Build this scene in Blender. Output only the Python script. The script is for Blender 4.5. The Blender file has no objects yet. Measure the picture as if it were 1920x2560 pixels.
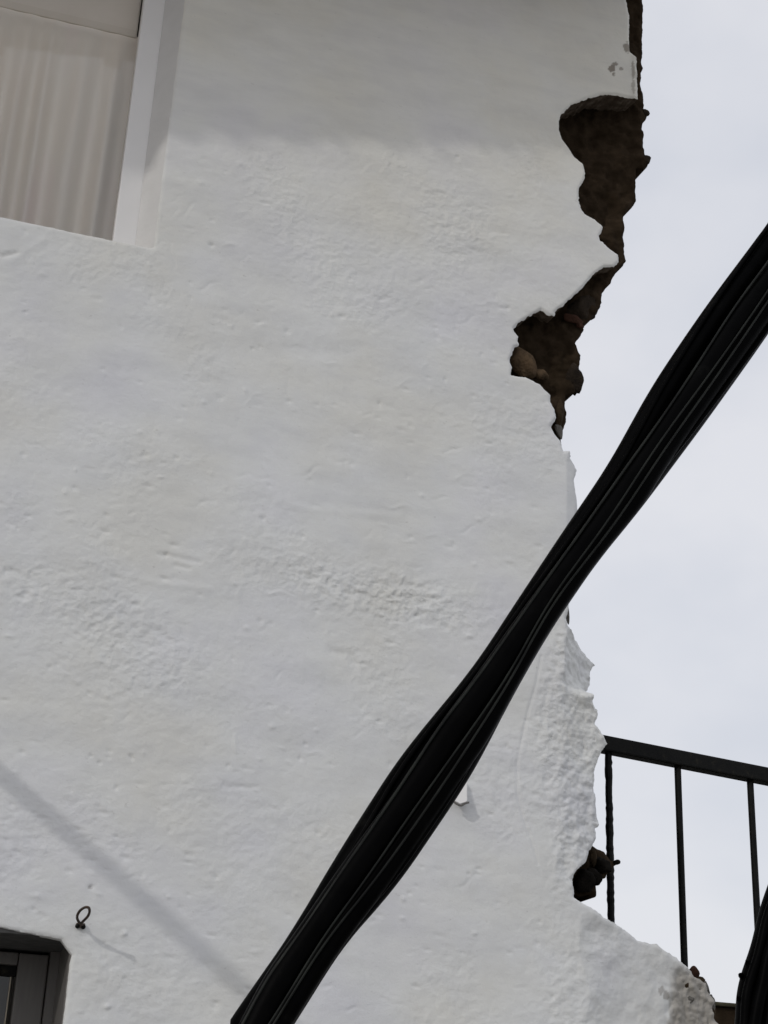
import bpy, bmesh, math, random
import numpy as np
from mathutils import Vector, Matrix

# ------------------------------------------------------------------ camera frame
# The facade is the plane y = D.  x runs along it to the right, z is up, y goes into the house.
F = 4000.0                       # focal length in pixels of the 1920 px wide photograph
D = 4.5                          # metres from the camera to the facade
EYE = np.array([0.0, 0.0, 1.6])
zc = np.array([400.0, -9000.0, F])                       # zenith direction seen by the camera
ax = np.array([1.0, 0.2, 0.0]); k0 = np.array([0.0, -560.0, F])
tt = -(zc @ k0) / (zc @ ax)
xc = k0 + tt * ax                                        # direction along the facade
zc = zc / np.linalg.norm(zc); xc = xc / np.linalg.norm(xc)
yc = np.cross(zc, xc)
if yc[2] < 0: yc = -yc
def ray(px, py):
    d = np.array([px - 960.0, py - 1280.0, F])
    return np.array([xc @ d, yc @ d, zc @ d])
def W(px, py, Y=D):
    d = ray(px, py)
    return EYE + d * (Y / d[1])
def P(x, y, z):
    v = np.stack([np.asarray(x) - EYE[0], np.asarray(y) - EYE[1] + 0 * np.asarray(x), np.asarray(z) - EYE[2]], -1)
    cx = v[..., 0] * xc[0] + v[..., 1] * yc[0] + v[..., 2] * zc[0]
    cy = v[..., 0] * xc[1] + v[..., 1] * yc[1] + v[..., 2] * zc[1]
    cz = v[..., 0] * xc[2] + v[..., 1] * yc[2] + v[..., 2] * zc[2]
    return 960 + F * cx / cz, 1280 + F * cy / cz

S = bpy.context.scene
C = bpy.context.collection
cam = bpy.data.cameras.new('camera')
cam.sensor_fit = 'HORIZONTAL'; cam.sensor_width = 36.0; cam.lens = 36.0 * F / 1920.0
cam.clip_start = 0.05; cam.clip_end = 5000
cam_o = bpy.data.objects.new('camera', cam); C.objects.link(cam_o)
R3 = Matrix(((xc[0], -xc[1], -xc[2]), (yc[0], -yc[1], -yc[2]), (zc[0], -zc[1], -zc[2])))
cam_o.matrix_world = Matrix.Translation(EYE.tolist()) @ R3.to_4x4()
S.camera = cam_o

# ------------------------------------------------------------------ sun and sky
h0 = W(205, 2318); h1 = W(345, 2440)
tan_dir = (h1 - h0) / np.linalg.norm(h1 - h0)
sun_v = tan_dir * 1.7 + np.array([0.0, 1.0, 0.0])          # direction in which the light travels
sun_v /= np.linalg.norm(sun_v)
sun = bpy.data.lights.new('sun', 'SUN'); sun.energy = 0.74; sun.angle = math.radians(1.2); sun.color = (1.0, 0.97, 0.93)
sun_o = bpy.data.objects.new('sun', sun); C.objects.link(sun_o)
sun_o.rotation_euler = Vector(sun_v.tolist()).to_track_quat('-Z', 'Y').to_euler()
sun_o.location = (-6, -4, 9)
elev = math.asin(-sun_v[2]); azim = math.atan2(-sun_v[0], -sun_v[1])

wld = bpy.data.worlds.new('World'); S.world = wld; wld.use_nodes = True
nt = wld.node_tree; nt.nodes.clear()
def wn(t): return nt.nodes.new(t)
w_out = wn('ShaderNodeOutputWorld'); w_bg = wn('ShaderNodeBackground'); w_bg.inputs['Strength'].default_value = 0.1
w_sky = wn('ShaderNodeTexSky'); w_sky.sky_type = 'NISHITA'; w_sky.sun_disc = False
w_sky.sun_elevation = elev; w_sky.sun_rotation = azim; w_sky.dust_density = 3.0; w_sky.air_density = 1.2
w_tc = wn('ShaderNodeTexCoord'); w_n = wn('ShaderNodeTexNoise')
w_n.inputs['Scale'].default_value = 5.0; w_n.inputs['Detail'].default_value = 4.0; w_n.inputs['Roughness'].default_value = 0.5
w_map = wn('ShaderNodeMapping'); w_map.inputs['Scale'].default_value = (1.0, 1.0, 1.6); w_map.inputs['Location'].default_value = (3.1, 0.4, 1.7)
w_r = wn('ShaderNodeValToRGB')
w_r.color_ramp.elements[0].position = 0.36; w_r.color_ramp.elements[0].color = (6.6, 6.8, 7.4, 1)
w_r.color_ramp.elements[1].position = 0.62; w_r.color_ramp.elements[1].color = (7.6, 7.65, 8.05, 1)
w_mix = wn('ShaderNodeMix'); w_mix.data_type = 'RGBA'; w_mix.inputs[0].default_value = 0.9
nt.links.new(w_tc.outputs['Generated'], w_map.inputs[0]); nt.links.new(w_map.outputs[0], w_n.inputs['Vector'])
nt.links.new(w_n.outputs[0], w_r.inputs[0])
nt.links.new(w_sky.outputs[0], w_mix.inputs[6]); nt.links.new(w_r.outputs[0], w_mix.inputs[7])
nt.links.new(w_mix.outputs[2], w_bg.inputs[0]); nt.links.new(w_bg.outputs[0], w_out.inputs[0])

S.view_settings.view_transform = 'Standard'; S.view_settings.look = 'None'
S.view_settings.exposure = 0.08; S.view_settings.gamma = 1.0; S.view_settings.use_curve_mapping = False

# ------------------------------------------------------------------ helpers
rng = np.random.default_rng(7); random.seed(7)
_ang = rng.random((256, 256)) * 2 * math.pi
_gx = np.cos(_ang); _gy = np.sin(_ang)
def perlin(x, y):
    xi = np.floor(x).astype(int); yi = np.floor(y).astype(int)
    fx = x - xi; fy = y - yi
    u = fx * fx * fx * (fx * (fx * 6 - 15) + 10); v = fy * fy * fy * (fy * (fy * 6 - 15) + 10)
    def g(ix, iy, dx, dy):
        a = ix & 255; b = iy & 255
        return _gx[a, b] * dx + _gy[a, b] * dy
    n00 = g(xi, yi, fx, fy); n10 = g(xi + 1, yi, fx - 1, fy)
    n01 = g(xi, yi + 1, fx, fy - 1); n11 = g(xi + 1, yi + 1, fx - 1, fy - 1)
    return ((n00 * (1 - u) + n10 * u) * (1 - v) + (n01 * (1 - u) + n11 * u) * v) * 1.5
def fbm(x, y, s, oct=4, seed=0, gain=0.5):
    r = 0; a = 1.0; f = 1.0 / s
    for i in range(oct):
        r = r + a * perlin(x * f + 17.3 * (i + 1) + seed * 7.7, y * f + 9.1 * (i + 1) - seed * 3.3)
        a *= gain; f *= 2.03
    return r
def sstep(a, b, x):
    t = np.clip((x - a) / (b - a), 0, 1); return t * t * (3 - 2 * t)

def tag(o, label=None, cat=None, group=None, kind=None):
    if label: o['label'] = label
    if cat: o['category'] = cat
    if group: o['group'] = group
    if kind: o['kind'] = kind
    return o
def empty(name, loc):
    o = bpy.data.objects.new(name, None); C.objects.link(o); o.location = tuple(float(c) for c in loc); o.empty_display_size = 0.05
    return o
def put(name, mesh, mats, parent=None, smooth=False):
    o = bpy.data.objects.new(name, mesh); C.objects.link(o)
    for m in (mats if isinstance(mats, (list, tuple)) else [mats]): mesh.materials.append(m)
    if smooth: mesh.polygons.foreach_set('use_smooth', [True] * len(mesh.polygons))
    if parent is not None:
        o.parent = parent
        loc = Vector((0, 0, 0)); p = parent
        while p is not None: loc += p.location; p = p.parent
        o.location = -loc if parent.parent is None else Vector((0, 0, 0))
        if parent.parent is not None: o.location = -loc
    return o
def meshpy(name, vs, fs):
    m = bpy.data.meshes.new(name); m.from_pydata([tuple(map(float, v)) for v in vs], [], fs); m.update(); return m
def from_bm(name, bm):
    bmesh.ops.recalc_face_normals(bm, faces=bm.faces[:])
    m = bpy.data.meshes.new(name); bm.to_mesh(m); bm.free(); return m
def box_bm(bm, lo, hi, bev=0.0):
    r = bmesh.ops.create_cube(bm, size=1.0)
    vs = r['verts']
    for v in vs:
        v.co = Vector([(lo[i] + hi[i]) / 2 + v.co[i] * (hi[i] - lo[i]) for i in range(3)])
    if bev > 0:
        es = list({e for v in vs for e in v.link_edges})
        bmesh.ops.bevel(bm, geom=es, offset=bev, segments=2, affect='EDGES', profile=0.6)
def box(name, lo, hi, mat, parent=None, bev=0.003):
    bm = bmesh.new(); box_bm(bm, lo, hi, bev); return put(name, from_bm(name, bm), mat, parent)
def hexa(name, front, back, mat, parent=None, bev=0.003):
    """a block from four front corners and four back corners"""
    bm = bmesh.new(); a = [bm.verts.new(tuple(map(float, p))) for p in front]; b = [bm.verts.new(tuple(map(float, p))) for p in back]
    bm.faces.new(a); bm.faces.new(b[::-1])
    for i in range(4): bm.faces.new((a[i], b[i], b[(i + 1) % 4], a[(i + 1) % 4]))
    if bev: bmesh.ops.bevel(bm, geom=bm.edges[:], offset=bev, segments=2, affect='EDGES', profile=0.6)
    return put(name, from_bm(name, bm), mat, parent)
def catmull(pts, n):
    pts = [np.asarray(p, float) for p in pts]
    q = [2 * pts[0] - pts[1]] + pts + [2 * pts[-1] - pts[-2]]
    out = []
    for i in range(1, len(q) - 2):
        for k in range(n):
            t = k / n; a, b, c, d = q[i - 1], q[i], q[i + 1], q[i + 2]
            out.append(0.5 * (2 * b + (c - a) * t + (2 * a - 5 * b + 4 * c - d) * t * t + (3 * b - a - 3 * c + d) * t ** 3))
    out.append(pts[-1]); return out
def tube(name, pts, rad, sides=14, caps=True, jitter=0.0):
    pts = [Vector(tuple(map(float, p))) for p in pts]
    n = len(pts); rad = rad if hasattr(rad, '__len__') else [rad] * n
    vs = []; fs = []; up = None
    for i in range(n):
        t = (pts[min(i + 1, n - 1)] - pts[max(i - 1, 0)]).normalized()
        if up is None:
            up = Vector((0, 1, 0)) if abs(t.y) < 0.9 else Vector((1, 0, 0))
        a = (up - t * up.dot(t)).normalized(); b = t.cross(a); up = a
        for k in range(sides):
            th = 2 * math.pi * k / sides
            r = rad[i] * (1 + jitter * random.uniform(-1, 1))
            vs.append(pts[i] + (a * math.cos(th) + b * math.sin(th)) * r)
    for i in range(n - 1):
        for k in range(sides):
            k2 = (k + 1) % sides
            fs.append((i * sides + k, i * sides + k2, (i + 1) * sides + k2, (i + 1) * sides + k))
    if caps:
        fs.append(tuple(range(sides))[::-1]); fs.append(tuple((n - 1) * sides + k for k in range(sides)))
    m = meshpy(name, vs, fs); bm = bmesh.new(); bm.from_mesh(m); bmesh.ops.recalc_face_normals(bm, faces=bm.faces[:]); bm.to_mesh(m); bm.free()
    return m

# ------------------------------------------------------------------ materials
class Mat:
    def __init__(self, name, rough=0.8, spec=0.3):
        self.m = bpy.data.materials.new(name); self.m.use_nodes = True
        self.t = self.m.node_tree; self.b = self.t.nodes['Principled BSDF']
        self.b.inputs['Roughness'].default_value = rough; self.b.inputs['Specular IOR Level'].default_value = spec
        self.tc = self.t.nodes.new('ShaderNodeTexCoord')
    def node(self, t, **kw):
        n = self.t.nodes.new(t)
        for k, v in kw.items(): n.inputs[k].default_value = v
        return n
    def link(self, a, b): self.t.links.new(a, b)
    def noise(self, scale, detail=4, rough=0.55, stretch=(1, 1, 1)):
        mp = self.node('ShaderNodeMapping'); mp.inputs['Scale'].default_value = stretch
        self.link(self.tc.outputs['Object'], mp.inputs[0])
        n = self.node('ShaderNodeTexNoise', Scale=scale, Detail=detail, Roughness=rough); self.link(mp.outputs[0], n.inputs['Vector']); return n.outputs[0]
    def ramp(self, src, stops):
        r = self.node('ShaderNodeValToRGB'); cr = r.color_ramp
        while len(cr.elements) < len(stops): cr.elements.new(0.5)
        for e, (p, c) in zip(cr.elements, stops): e.position = p; e.color = (*c, 1)
        self.link(src, r.inputs[0]); return r.outputs[0]
    def mix(self, fac, a, b, mode='MIX'):
        n = self.node('ShaderNodeMix'); n.data_type = 'RGBA'; n.blend_type = mode
        for s, v in ((n.inputs[0], fac), (n.inputs[6], a), (n.inputs[7], b)):
            if hasattr(v, 'links') or isinstance(v, bpy.types.NodeSocket): self.link(v, s)
            elif isinstance(v, (tuple, list)): s.default_value = (*v, 1)
            else: s.default_value = v
        return n.outputs[2]
    def attr(self, name):
        n = self.node('ShaderNodeAttribute'); n.attribute_name = name; return n.outputs['Fac']
    def bump(self, src, dist, strength=1.0, prev=None):
        n = self.node('ShaderNodeBump', Strength=strength, Distance=dist); self.link(src, n.inputs['Height'])
        if prev is not None: self.link(prev, n.inputs['Normal'])
        return n.outputs[0]
    def done(self, col=None, normal=None):
        if col is not None:
            if isinstance(col, (tuple, list)): self.b.inputs['Base Color'].default_value = (*col, 1)
            else: self.link(col, self.b.inputs['Base Color'])
        if normal is not None: self.link(normal, self.b.inputs['Normal'])
        return self.m

M = {}
q = Mat('white_limewash', 0.85, 0.2)
big = q.ramp(q.noise(2.6, 4, 0.55), [(0.3, (0.735, 0.735, 0.70)), (0.5, (0.745, 0.755, 0.745)), (0.7, (0.738, 0.745, 0.765))])
streak = q.ramp(q.noise(9.0, 5, 0.6, (0.5, 1, 1.6)), [(0.30, (0.91, 0.91, 0.92)), (0.60, (1, 1, 1))])
c = q.mix(1.0, big, streak, 'MULTIPLY')
spk = q.ramp(q.noise(48.0, 3, 0.6, (0.7, 1, 1.2)), [(0.24, (0.72, 0.71, 0.70)), (0.33, (1, 1, 1))])
c = q.mix(0.6, c, spk, 'MULTIPLY')
c = q.mix(q.attr('age_bounce'), c, q.mix(1.0, c, (0.985, 0.96, 0.905), 'MULTIPLY'))  # warm tint: some ageing, some eave bounce painted into the plaster
c = q.mix(q.attr('wear'), c, (0.31, 0.285, 0.245))
c = q.mix(q.attr('chip'), c, (0.16, 0.13, 0.10))
fine = q.bump(q.noise(240.0, 3, 0.6), 0.0006, 0.6)
nb = q.node('ShaderNodeBump', Distance=0.0034); q.link(q.noise(115.0, 5, 0.65, (0.85, 1, 1.0)), nb.inputs['Height']); q.link(q.attr('grit'), nb.inputs['Strength']); q.link(fine, nb.inputs['Normal'])
M['plaster'] = q.done(c, nb.outputs[0])
q = Mat('beige_reveal_render', 0.9, 0.1); M['reveal'] = q.done(q.ramp(q.noise(9, 4), [(0.3, (0.64, 0.635, 0.62)), (0.7, (0.70, 0.695, 0.68))]), q.bump(q.noise(80, 4), 0.002, 0.4))
q = Mat('broken_render', 0.95, 0.1)
M['broken'] = q.done(q.ramp(q.noise(30.0, 5, 0.6), [(0.3, (0.06, 0.045, 0.03)), (0.55, (0.13, 0.10, 0.075)), (0.75, (0.24, 0.21, 0.17))]), q.bump(q.noise(90, 4), 0.004, 0.8))
q = Mat('earth_core', 1.0, 0.02)
M['earth'] = q.done(q.ramp(q.noise(14.0, 6, 0.6), [(0.3, (0.022, 0.0155, 0.0095)), (0.52, (0.034, 0.024, 0.0155)), (0.8, (0.06, 0.042, 0.027))]), q.bump(q.noise(42, 6, 0.62), 0.010, 0.6))
def stone_mat(name, a, b):
    q = Mat(name, 0.95, 0.08)
    return q.done(q.ramp(q.noise(22.0, 5, 0.6), [(0.3, a), (0.7, b)]), q.bump(q.noise(60, 6, 0.65), 0.012, 1.0))
M['stone_dark'] = stone_mat('dark_stone', (0.018, 0.014, 0.011), (0.045, 0.034, 0.024))
M['stone_shade'] = stone_mat('cavity_shade_stone', (0.004, 0.0035, 0.003), (0.012, 0.010, 0.008))  # near-black tone puts the lower cavity's shade into the stone colour
M['stone_tan'] = stone_mat('tan_stone', (0.05, 0.036, 0.022), (0.15, 0.10, 0.06))
M['stone_brown'] = stone_mat('brown_stone', (0.022, 0.016, 0.010), (0.065, 0.046, 0.028))
M['stone_red'] = stone_mat('brick_red_stone', (0.02, 0.011, 0.008), (0.075, 0.038, 0.026))
M['stone_grey'] = stone_mat('grey_stone', (0.10, 0.095, 0.085), (0.22, 0.21, 0.19))
q = Mat('black_cable_sheath', 0.45, 0.022)
M['cable'] = q.done(q.ramp(q.noise(18.0, 4, 0.6), [(0.3, (0.0006, 0.0006, 0.0007)), (0.62, (0.0015, 0.0015, 0.0016)), (0.8, (0.006, 0.006, 0.0055))]), q.bump(q.noise(60, 3), 0.002, 0.25))
q = Mat('dark_metal_paint', 0.6, 0.15)
M['rail'] = q.done(q.ramp(q.noise(40.0, 4, 0.6), [(0.35, (0.0025, 0.003, 0.003)), (0.6, (0.006, 0.006, 0.005)), (0.8, (0.03, 0.026, 0.018))]), q.bump(q.noise(120, 4), 0.002, 0.5))
q = Mat('rusty_iron', 0.75, 0.4)
M['iron'] = q.done(q.ramp(q.noise(150.0, 4, 0.6), [(0.35, (0.03, 0.024, 0.02)), (0.7, (0.09, 0.055, 0.035))]), q.bump(q.noise(300, 3), 0.001, 0.6))
q = Mat('white_pvc', 0.35, 0.45)
M['white'] = q.done(q.ramp(q.noise(5.0, 3, 0.5), [(0.3, (0.77, 0.76, 0.745)), (0.7, (0.81, 0.80, 0.785))]))
q = Mat('brown_grey_lacquer', 0.5, 0.4)
M['frame'] = q.done(q.ramp(q.noise(30.0, 4, 0.5, (4, 4, 0.4)), [(0.3, (0.135, 0.127, 0.118)), (0.7, (0.152, 0.143, 0.133))]), q.bump(q.noise(160, 3, 0.5), 0.0004, 0.3))
q = Mat('dark_lintel_paint', 0.7, 0.3)
M['lintel'] = q.done(q.ramp(q.noise(30.0, 4, 0.5), [(0.3, (0.09, 0.09, 0.09)), (0.7, (0.14, 0.14, 0.138))]), q.bump(q.noise(90, 3), 0.001, 0.4))
q = Mat('cream_bead', 0.5, 0.4); M['cream'] = q.done(q.ramp(q.noise(20, 3), [(0.3, (0.48, 0.43, 0.33)), (0.7, (0.56, 0.5, 0.4))]))
q = Mat('curtain_cloth', 0.9, 0.1)
M['curtain'] = q.done(q.ramp(q.noise(4.0, 4, 0.5, (3, 1, 0.4)), [(0.3, (0.88, 0.81, 0.73)), (0.5, (0.88, 0.83, 0.76)), (0.72, (0.88, 0.79, 0.75))]), q.bump(q.noise(400, 2), 0.0004, 0.3))
q = Mat('beige_blind_box', 0.7, 0.2); M['blindbox'] = q.done(q.ramp(q.noise(6, 3), [(0.3, (0.64, 0.59, 0.52)), (0.7, (0.69, 0.64, 0.57))]))
q = Mat('old_wood', 0.8, 0.2); M['wood'] = q.done(q.ramp(q.noise(8, 5, 0.6, (8, 0.6, 8)), [(0.3, (0.26, 0.16, 0.085)), (0.7, (0.42, 0.28, 0.16))]), q.bump(q.noise(20, 4, 0.6, (8, 0.6, 8)), 0.003, 0.5))
q = Mat('terracotta', 0.85, 0.2); M['tile'] = q.done(q.ramp(q.noise(12, 5, 0.6), [(0.3, (0.20, 0.09, 0.05)), (0.7, (0.36, 0.19, 0.11))]), q.bump(q.noise(60, 4), 0.003, 0.5))
q = Mat('mossy_concrete', 0.95, 0.1); M['slab'] = q.done(q.ramp(q.noise(10, 5, 0.6), [(0.3, (0.035, 0.032, 0.02)), (0.7, (0.09, 0.085, 0.055))]), q.bump(q.noise(50, 4), 0.004, 0.6))
q = Mat('street_paving', 0.9, 0.2); M['street'] = q.done(q.ramp(q.noise(3, 6, 0.6), [(0.3, (0.16, 0.155, 0.145)), (0.7, (0.27, 0.26, 0.24))]), q.bump(q.noise(14, 5), 0.01, 0.6))
q = Mat('room_dark', 0.9, 0.1); M['room'] = q.done(q.ramp(q.noise(3, 3), [(0.3, (0.28, 0.27, 0.25)), (0.7, (0.33, 0.32, 0.3))]))
q = Mat('window_glass')
tr = q.node('ShaderNodeBsdfTransparent'); gl = q.node('ShaderNodeBsdfGlossy', Roughness=0.03); gl.inputs['Color'].default_value = (1, 1, 1, 1)
tr.inputs['Color'].default_value = (0.97, 0.975, 0.97, 1)
fr = q.node('ShaderNodeFresnel', IOR=1.5); mx = q.node('ShaderNodeMixShader')
wv = q.bump(q.noise(2.5, 2), 0.004, 0.3); q.link(wv, gl.inputs['Normal'])
q.link(fr.outputs[0], mx.inputs[0]); q.link(tr.outputs[0], mx.inputs[1]); q.link(gl.outputs[0], mx.inputs[2])
q.link(mx.outputs[0], q.t.nodes['Material Output'].inputs['Surface']); M['glass'] = q.m

# ------------------------------------------------------------------ the street
st = meshpy('street', [(-60, -60, 0), (60, -60, 0), (60, 60, 0), (-60, 60, 0)], [(0, 1, 2, 3)])
tag(put('street', st, M['street']), kind='structure')

# ------------------------------------------------------------------ outlines, traced on the facade plane
EDGE = [(1567, 0), (1574, 35), (1574, 95), (1576, 128), (1592, 140), (1594, 190), (1596, 246), (1571, 243), (1539, 236), (1501, 237), (1463, 247), (1427, 263), (1403, 287),
 (1398, 301), (1400, 325), (1406, 344), (1425, 369), (1438, 390), (1460, 407), (1465, 431), (1460, 450), (1449, 472), (1448, 496), (1453, 518),
 (1465, 534), (1490, 548), (1509, 564), (1506, 578), (1499, 588), (1502, 600), (1523, 618), (1547, 635), (1548, 654), (1536, 666), (1512, 666),
 (1485, 684), (1458, 717), (1436, 738), (1412, 760), (1387, 779), (1387, 790), (1368, 787), (1353, 774), (1330, 787), (1304, 802), (1285, 820),
 (1287, 828), (1299, 841), (1296, 852), (1300, 862), (1287, 867), (1275, 898), (1281, 917), (1279, 936), (1300, 940), (1317, 942), (1336, 953),
 (1349, 959), (1363, 973), (1376, 986), (1375, 1004), (1386, 1023), (1391, 1045), (1378, 1065), (1387, 1085), (1402, 1102), (1406, 1123),
 (1410, 1128), (1425, 1126), (1426, 1145), (1435, 1161), (1441, 1174), (1440, 1186), (1435, 1202), (1436, 1215), (1441, 1240), (1444, 1267),
 (1440, 1300), (1446, 1340), (1434, 1390), (1436, 1440), (1424, 1480), (1424, 1505), (1422, 1527), (1416, 1546), (1422, 1565), (1431, 1581), (1447, 1608),
 (1471, 1638), (1490, 1661), (1477, 1680), (1478, 1706), (1478, 1728), (1481, 1750), (1495, 1776), (1491, 1809), (1511, 1838), (1520, 1856),
 (1506, 1878), (1496, 1900), (1487, 1922), (1485, 1970), (1491, 2003), (1491, 2032), (1500, 2061), (1496, 2069), (1487, 2069), (1491, 2090),
 (1484, 2112), (1473, 2127), (1467, 2156), (1449, 2167), (1436, 2186), (1431, 2200), (1438, 2233), (1436, 2242), (1474, 2266), (1511, 2292),
 (1540, 2310), (1570, 2329), (1595, 2350), (1621, 2356), (1643, 2361), (1669, 2380), (1701, 2402), (1720, 2418), (1747, 2447), (1771, 2460),
 (1773, 2475), (1787, 2504), (1780, 2519), (1789, 2548), (1798, 2562), (1822, 2600), (1840, 2680)]
CORE = [(1610.5, 0), (1609, 144), (1606, 206), (1612, 236), (1613, 271), (1623, 279), (1620, 292), (1610, 298), (1613, 353), (1617, 390), (1627, 401),
 (1620, 416), (1606, 420), (1593, 418), (1594, 499), (1587, 510), (1563, 534), (1563, 600), (1565, 630), (1570, 646), (1561, 660), (1550, 670),
 (1538, 684), (1531, 703), (1510, 726), (1509, 752), (1496, 779), (1471, 803), (1458, 810), (1462, 822), (1451, 841), (1443, 852), (1449, 874),
 (1456, 883), (1452, 912), (1451, 931), (1455, 950), (1452, 966), (1439, 978), (1417, 984), (1417, 1007), (1421, 1026), (1420, 1050), (1409, 1077),
 (1407, 1102), (1395, 1120), (1395, 1200), (1400, 1300), (1395, 1400), (1385, 1500), (1385, 1560), (1420, 1640), (1440, 1700), (1455, 1800), (1470, 1850),
 (1450, 1950), (1460, 2050), (1470, 2100), (1483, 2111), (1496, 2121), (1515, 2130), (1525, 2138), (1535, 2150), (1546, 2149), (1550, 2154), (1548, 2159), (1536, 2166),
 (1529, 2173), (1519, 2193), (1509, 2196), (1506, 2205), (1493, 2211), (1494, 2238), (1486, 2242), (1473, 2234), (1452, 2239), (1438, 2234),
 (1420, 2240), (1415, 2262), (1470, 2300), (1560, 2350), (1680, 2420), (1740, 2480), (1760, 2560), (1800, 2680)]
ZTOP = 6.5
x_b = W(1455, 2400)[0]; x_f = W(1412, 1640)[0]; x_s = W(1400, 1900)[0]; x_t = W(1415, 1200)[0]
def turn_of(x, z):
    """how far the face of the wall falls back where the corner turns away from the street"""
    x = np.asarray(x, float); z = np.asarray(z, float); _, py = P(x, D, z)
    t = 0.29 * np.clip(x - x_b + 0.022 * fbm(x, z, 0.16, 3, 21), 0, 1) * sstep(2240, 2330, py)
    t = t + 1.15 * np.clip(x - x_f + 0.012 * fbm(x, z, 0.05, 3, 22), 0, 1) * sstep(1545, 1580, py) * (1 - sstep(1690, 1740, py))
    t = t + 0.30 * np.clip(x - x_s + 0.02 * fbm(x, z, 0.1, 3, 23), 0, 1) * sstep(1690, 1760, py) * (1 - sstep(2130, 2230, py))
    return t + 0.45 * np.clip(x - x_t, 0, 1) * sstep(1120, 1150, py) * (1 - sstep(1500, 1560, py))
def on_face(a, b, extra=0.0):
    w = W(a, b, D + extra)
    for _ in range(4): w = W(a, b, D + extra + float(turn_of(w[0], w[2])))
    return w
pe = [on_face(a, b)[[0, 2]] for a, b in EDGE]
wall_poly = [(pe[0][0] - 0.004, ZTOP)] + [tuple(p) for p in pe] + [(pe[-1][0] + 0.01, -0.02), (-7.0, -0.02), (-7.0, ZTOP)]
YC = D + 0.075
pcq = [on_face(a, b, 0.075)[[0, 2]] for a, b in CORE]
xl = W(1000, 600)[0]
core_poly = [(pcq[0][0], ZTOP)] + [tuple(p) for p in pcq] + [(pcq[-1][0], -0.02), (xl, -0.02), (xl, ZTOP)]
# window openings: upper one (sill line, right jamb) and lower one
up_r0 = W(384, 621); up_r1 = W(462, 0); up_s0 = W(0, 541)
up_win = [(-2.2, up_r0[2] + (up_s0[2] - up_r0[2]) * 0.4), (up_s0[0], up_s0[2]), (up_r0[0] - 0.01, up_r0[2] - 0.001), (up_r0[0], up_r0[2] + 0.006), (up_r1[0], up_r1[2]), (up_r1[0], up_r1[2] + 0.32), (-2.2, up_r1[2] + 0.32)]
lo_a = W(0, 2318); lo_b = W(154, 2349); lo_c = W(181, 2387); lo_d = W(176, 2410); lo_e = W(159, 2560)
lo_win = [(lo_a[0] - 1.0, lo_a[2] + 0.004), (lo_a[0], lo_a[2]), (lo_b[0], lo_b[2]), (lo_c[0], lo_c[2]), (lo_d[0], lo_d[2]), (lo_e[0], lo_e[2]), (lo_e[0], 0.75), (lo_a[0] - 1.0, 0.75)]

def sdf(poly, X, Z):
    """signed distance, positive inside; only near values are exact"""
    p = np.array(poly); n = len(p)
    d2 = np.full(X.shape, 1e9); ins = np.zeros(X.shape, bool)
    for i in range(n):
        a = p[i]; b = p[(i + 1) % n]; e = b - a; L = e @ e
        if L < 1e-12: continue
        wx = X - a[0]; wz = Z - a[1]
        t = np.clip((wx * e[0] + wz * e[1]) / L, 0, 1)
        np.minimum(d2, (wx - t * e[0]) ** 2 + (wz - t * e[1]) ** 2, out=d2)
        if a[1] != b[1]:
            cnd = (a[1] > Z) != (b[1] > Z)
            ins ^= cnd & (X < (b[0] - a[0]) * (Z - a[1]) / (b[1] - a[1]) + a[0])
    d = np.sqrt(d2); return np.where(ins, d, -d)

def axis(lo, hi, f0, f1, step, grow=1.18, mx=0.16):
    mid = list(np.arange(f0, f1 + step * 0.5, step))
    s = step; a = []; x = f0
    while x > lo: s = min(s * grow, mx); x -= s; a.append(x)
    s = step; b = []; x = mid[-1]
    while x < hi: s = min(s * grow, mx); x += s; b.append(x)
    return np.array(a[::-1] + mid + b)

def contour(us, zs, Fv):
    """marching squares with filled cells; returns xz vertices, faces, boundary segments"""
    nz, nu = Fv.shape; ins = Fv > 0
    idx = np.full(Fv.shape, -1, int); idx[ins] = np.arange(ins.sum())
    Xg, Zg = np.meshgrid(us, zs)
    V = list(zip(Xg[ins], Zg[ins])); faces = []; segs = []; ed = {}
    c00 = ins[:-1, :-1]; c10 = ins[:-1, 1:]; c11 = ins[1:, 1:]; c01 = ins[1:, :-1]
    full = c00 & c10 & c11 & c01; part = (c00 | c10 | c11 | c01) & ~full
    J, I = np.nonzero(full)
    faces += [tuple(t) for t in np.stack([idx[J, I], idx[J, I + 1], idx[J + 1, I + 1], idx[J + 1, I]], 1).tolist()]
    J, I = np.nonzero(part)
    for j, i in zip(J.tolist(), I.tolist()):
        cs = [(j, i), (j, i + 1), (j + 1, i + 1), (j + 1, i)]; poly = []; cr = []
        for k in range(4):
            a = cs[k]; b = cs[(k + 1) % 4]; ia = ins[a]; ib = ins[b]
            if ia: poly.append(int(idx[a]))
            if ia != ib:
                key = (a, b) if a < b else (b, a)
                if key not in ed:
                    p_, q_ = key; fa = Fv[p_]; fb = Fv[q_]; t = min(max(fa / (fa - fb), 0.04), 0.96)
                    ed[key] = len(V); V.append((us[p_[1]] * (1 - t) + us[q_[1]] * t, zs[p_[0]] * (1 - t) + zs[q_[0]] * t))
                poly.append(ed[key]); cr.append((ed[key], ia))
        if len(poly) >= 3: faces.append(tuple(poly))
        for k in range(len(cr)):
            if cr[k][1]: segs.append((cr[k][0], cr[(k + 1) % len(cr)][0]))
    return np.array(V), faces, segs

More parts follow.
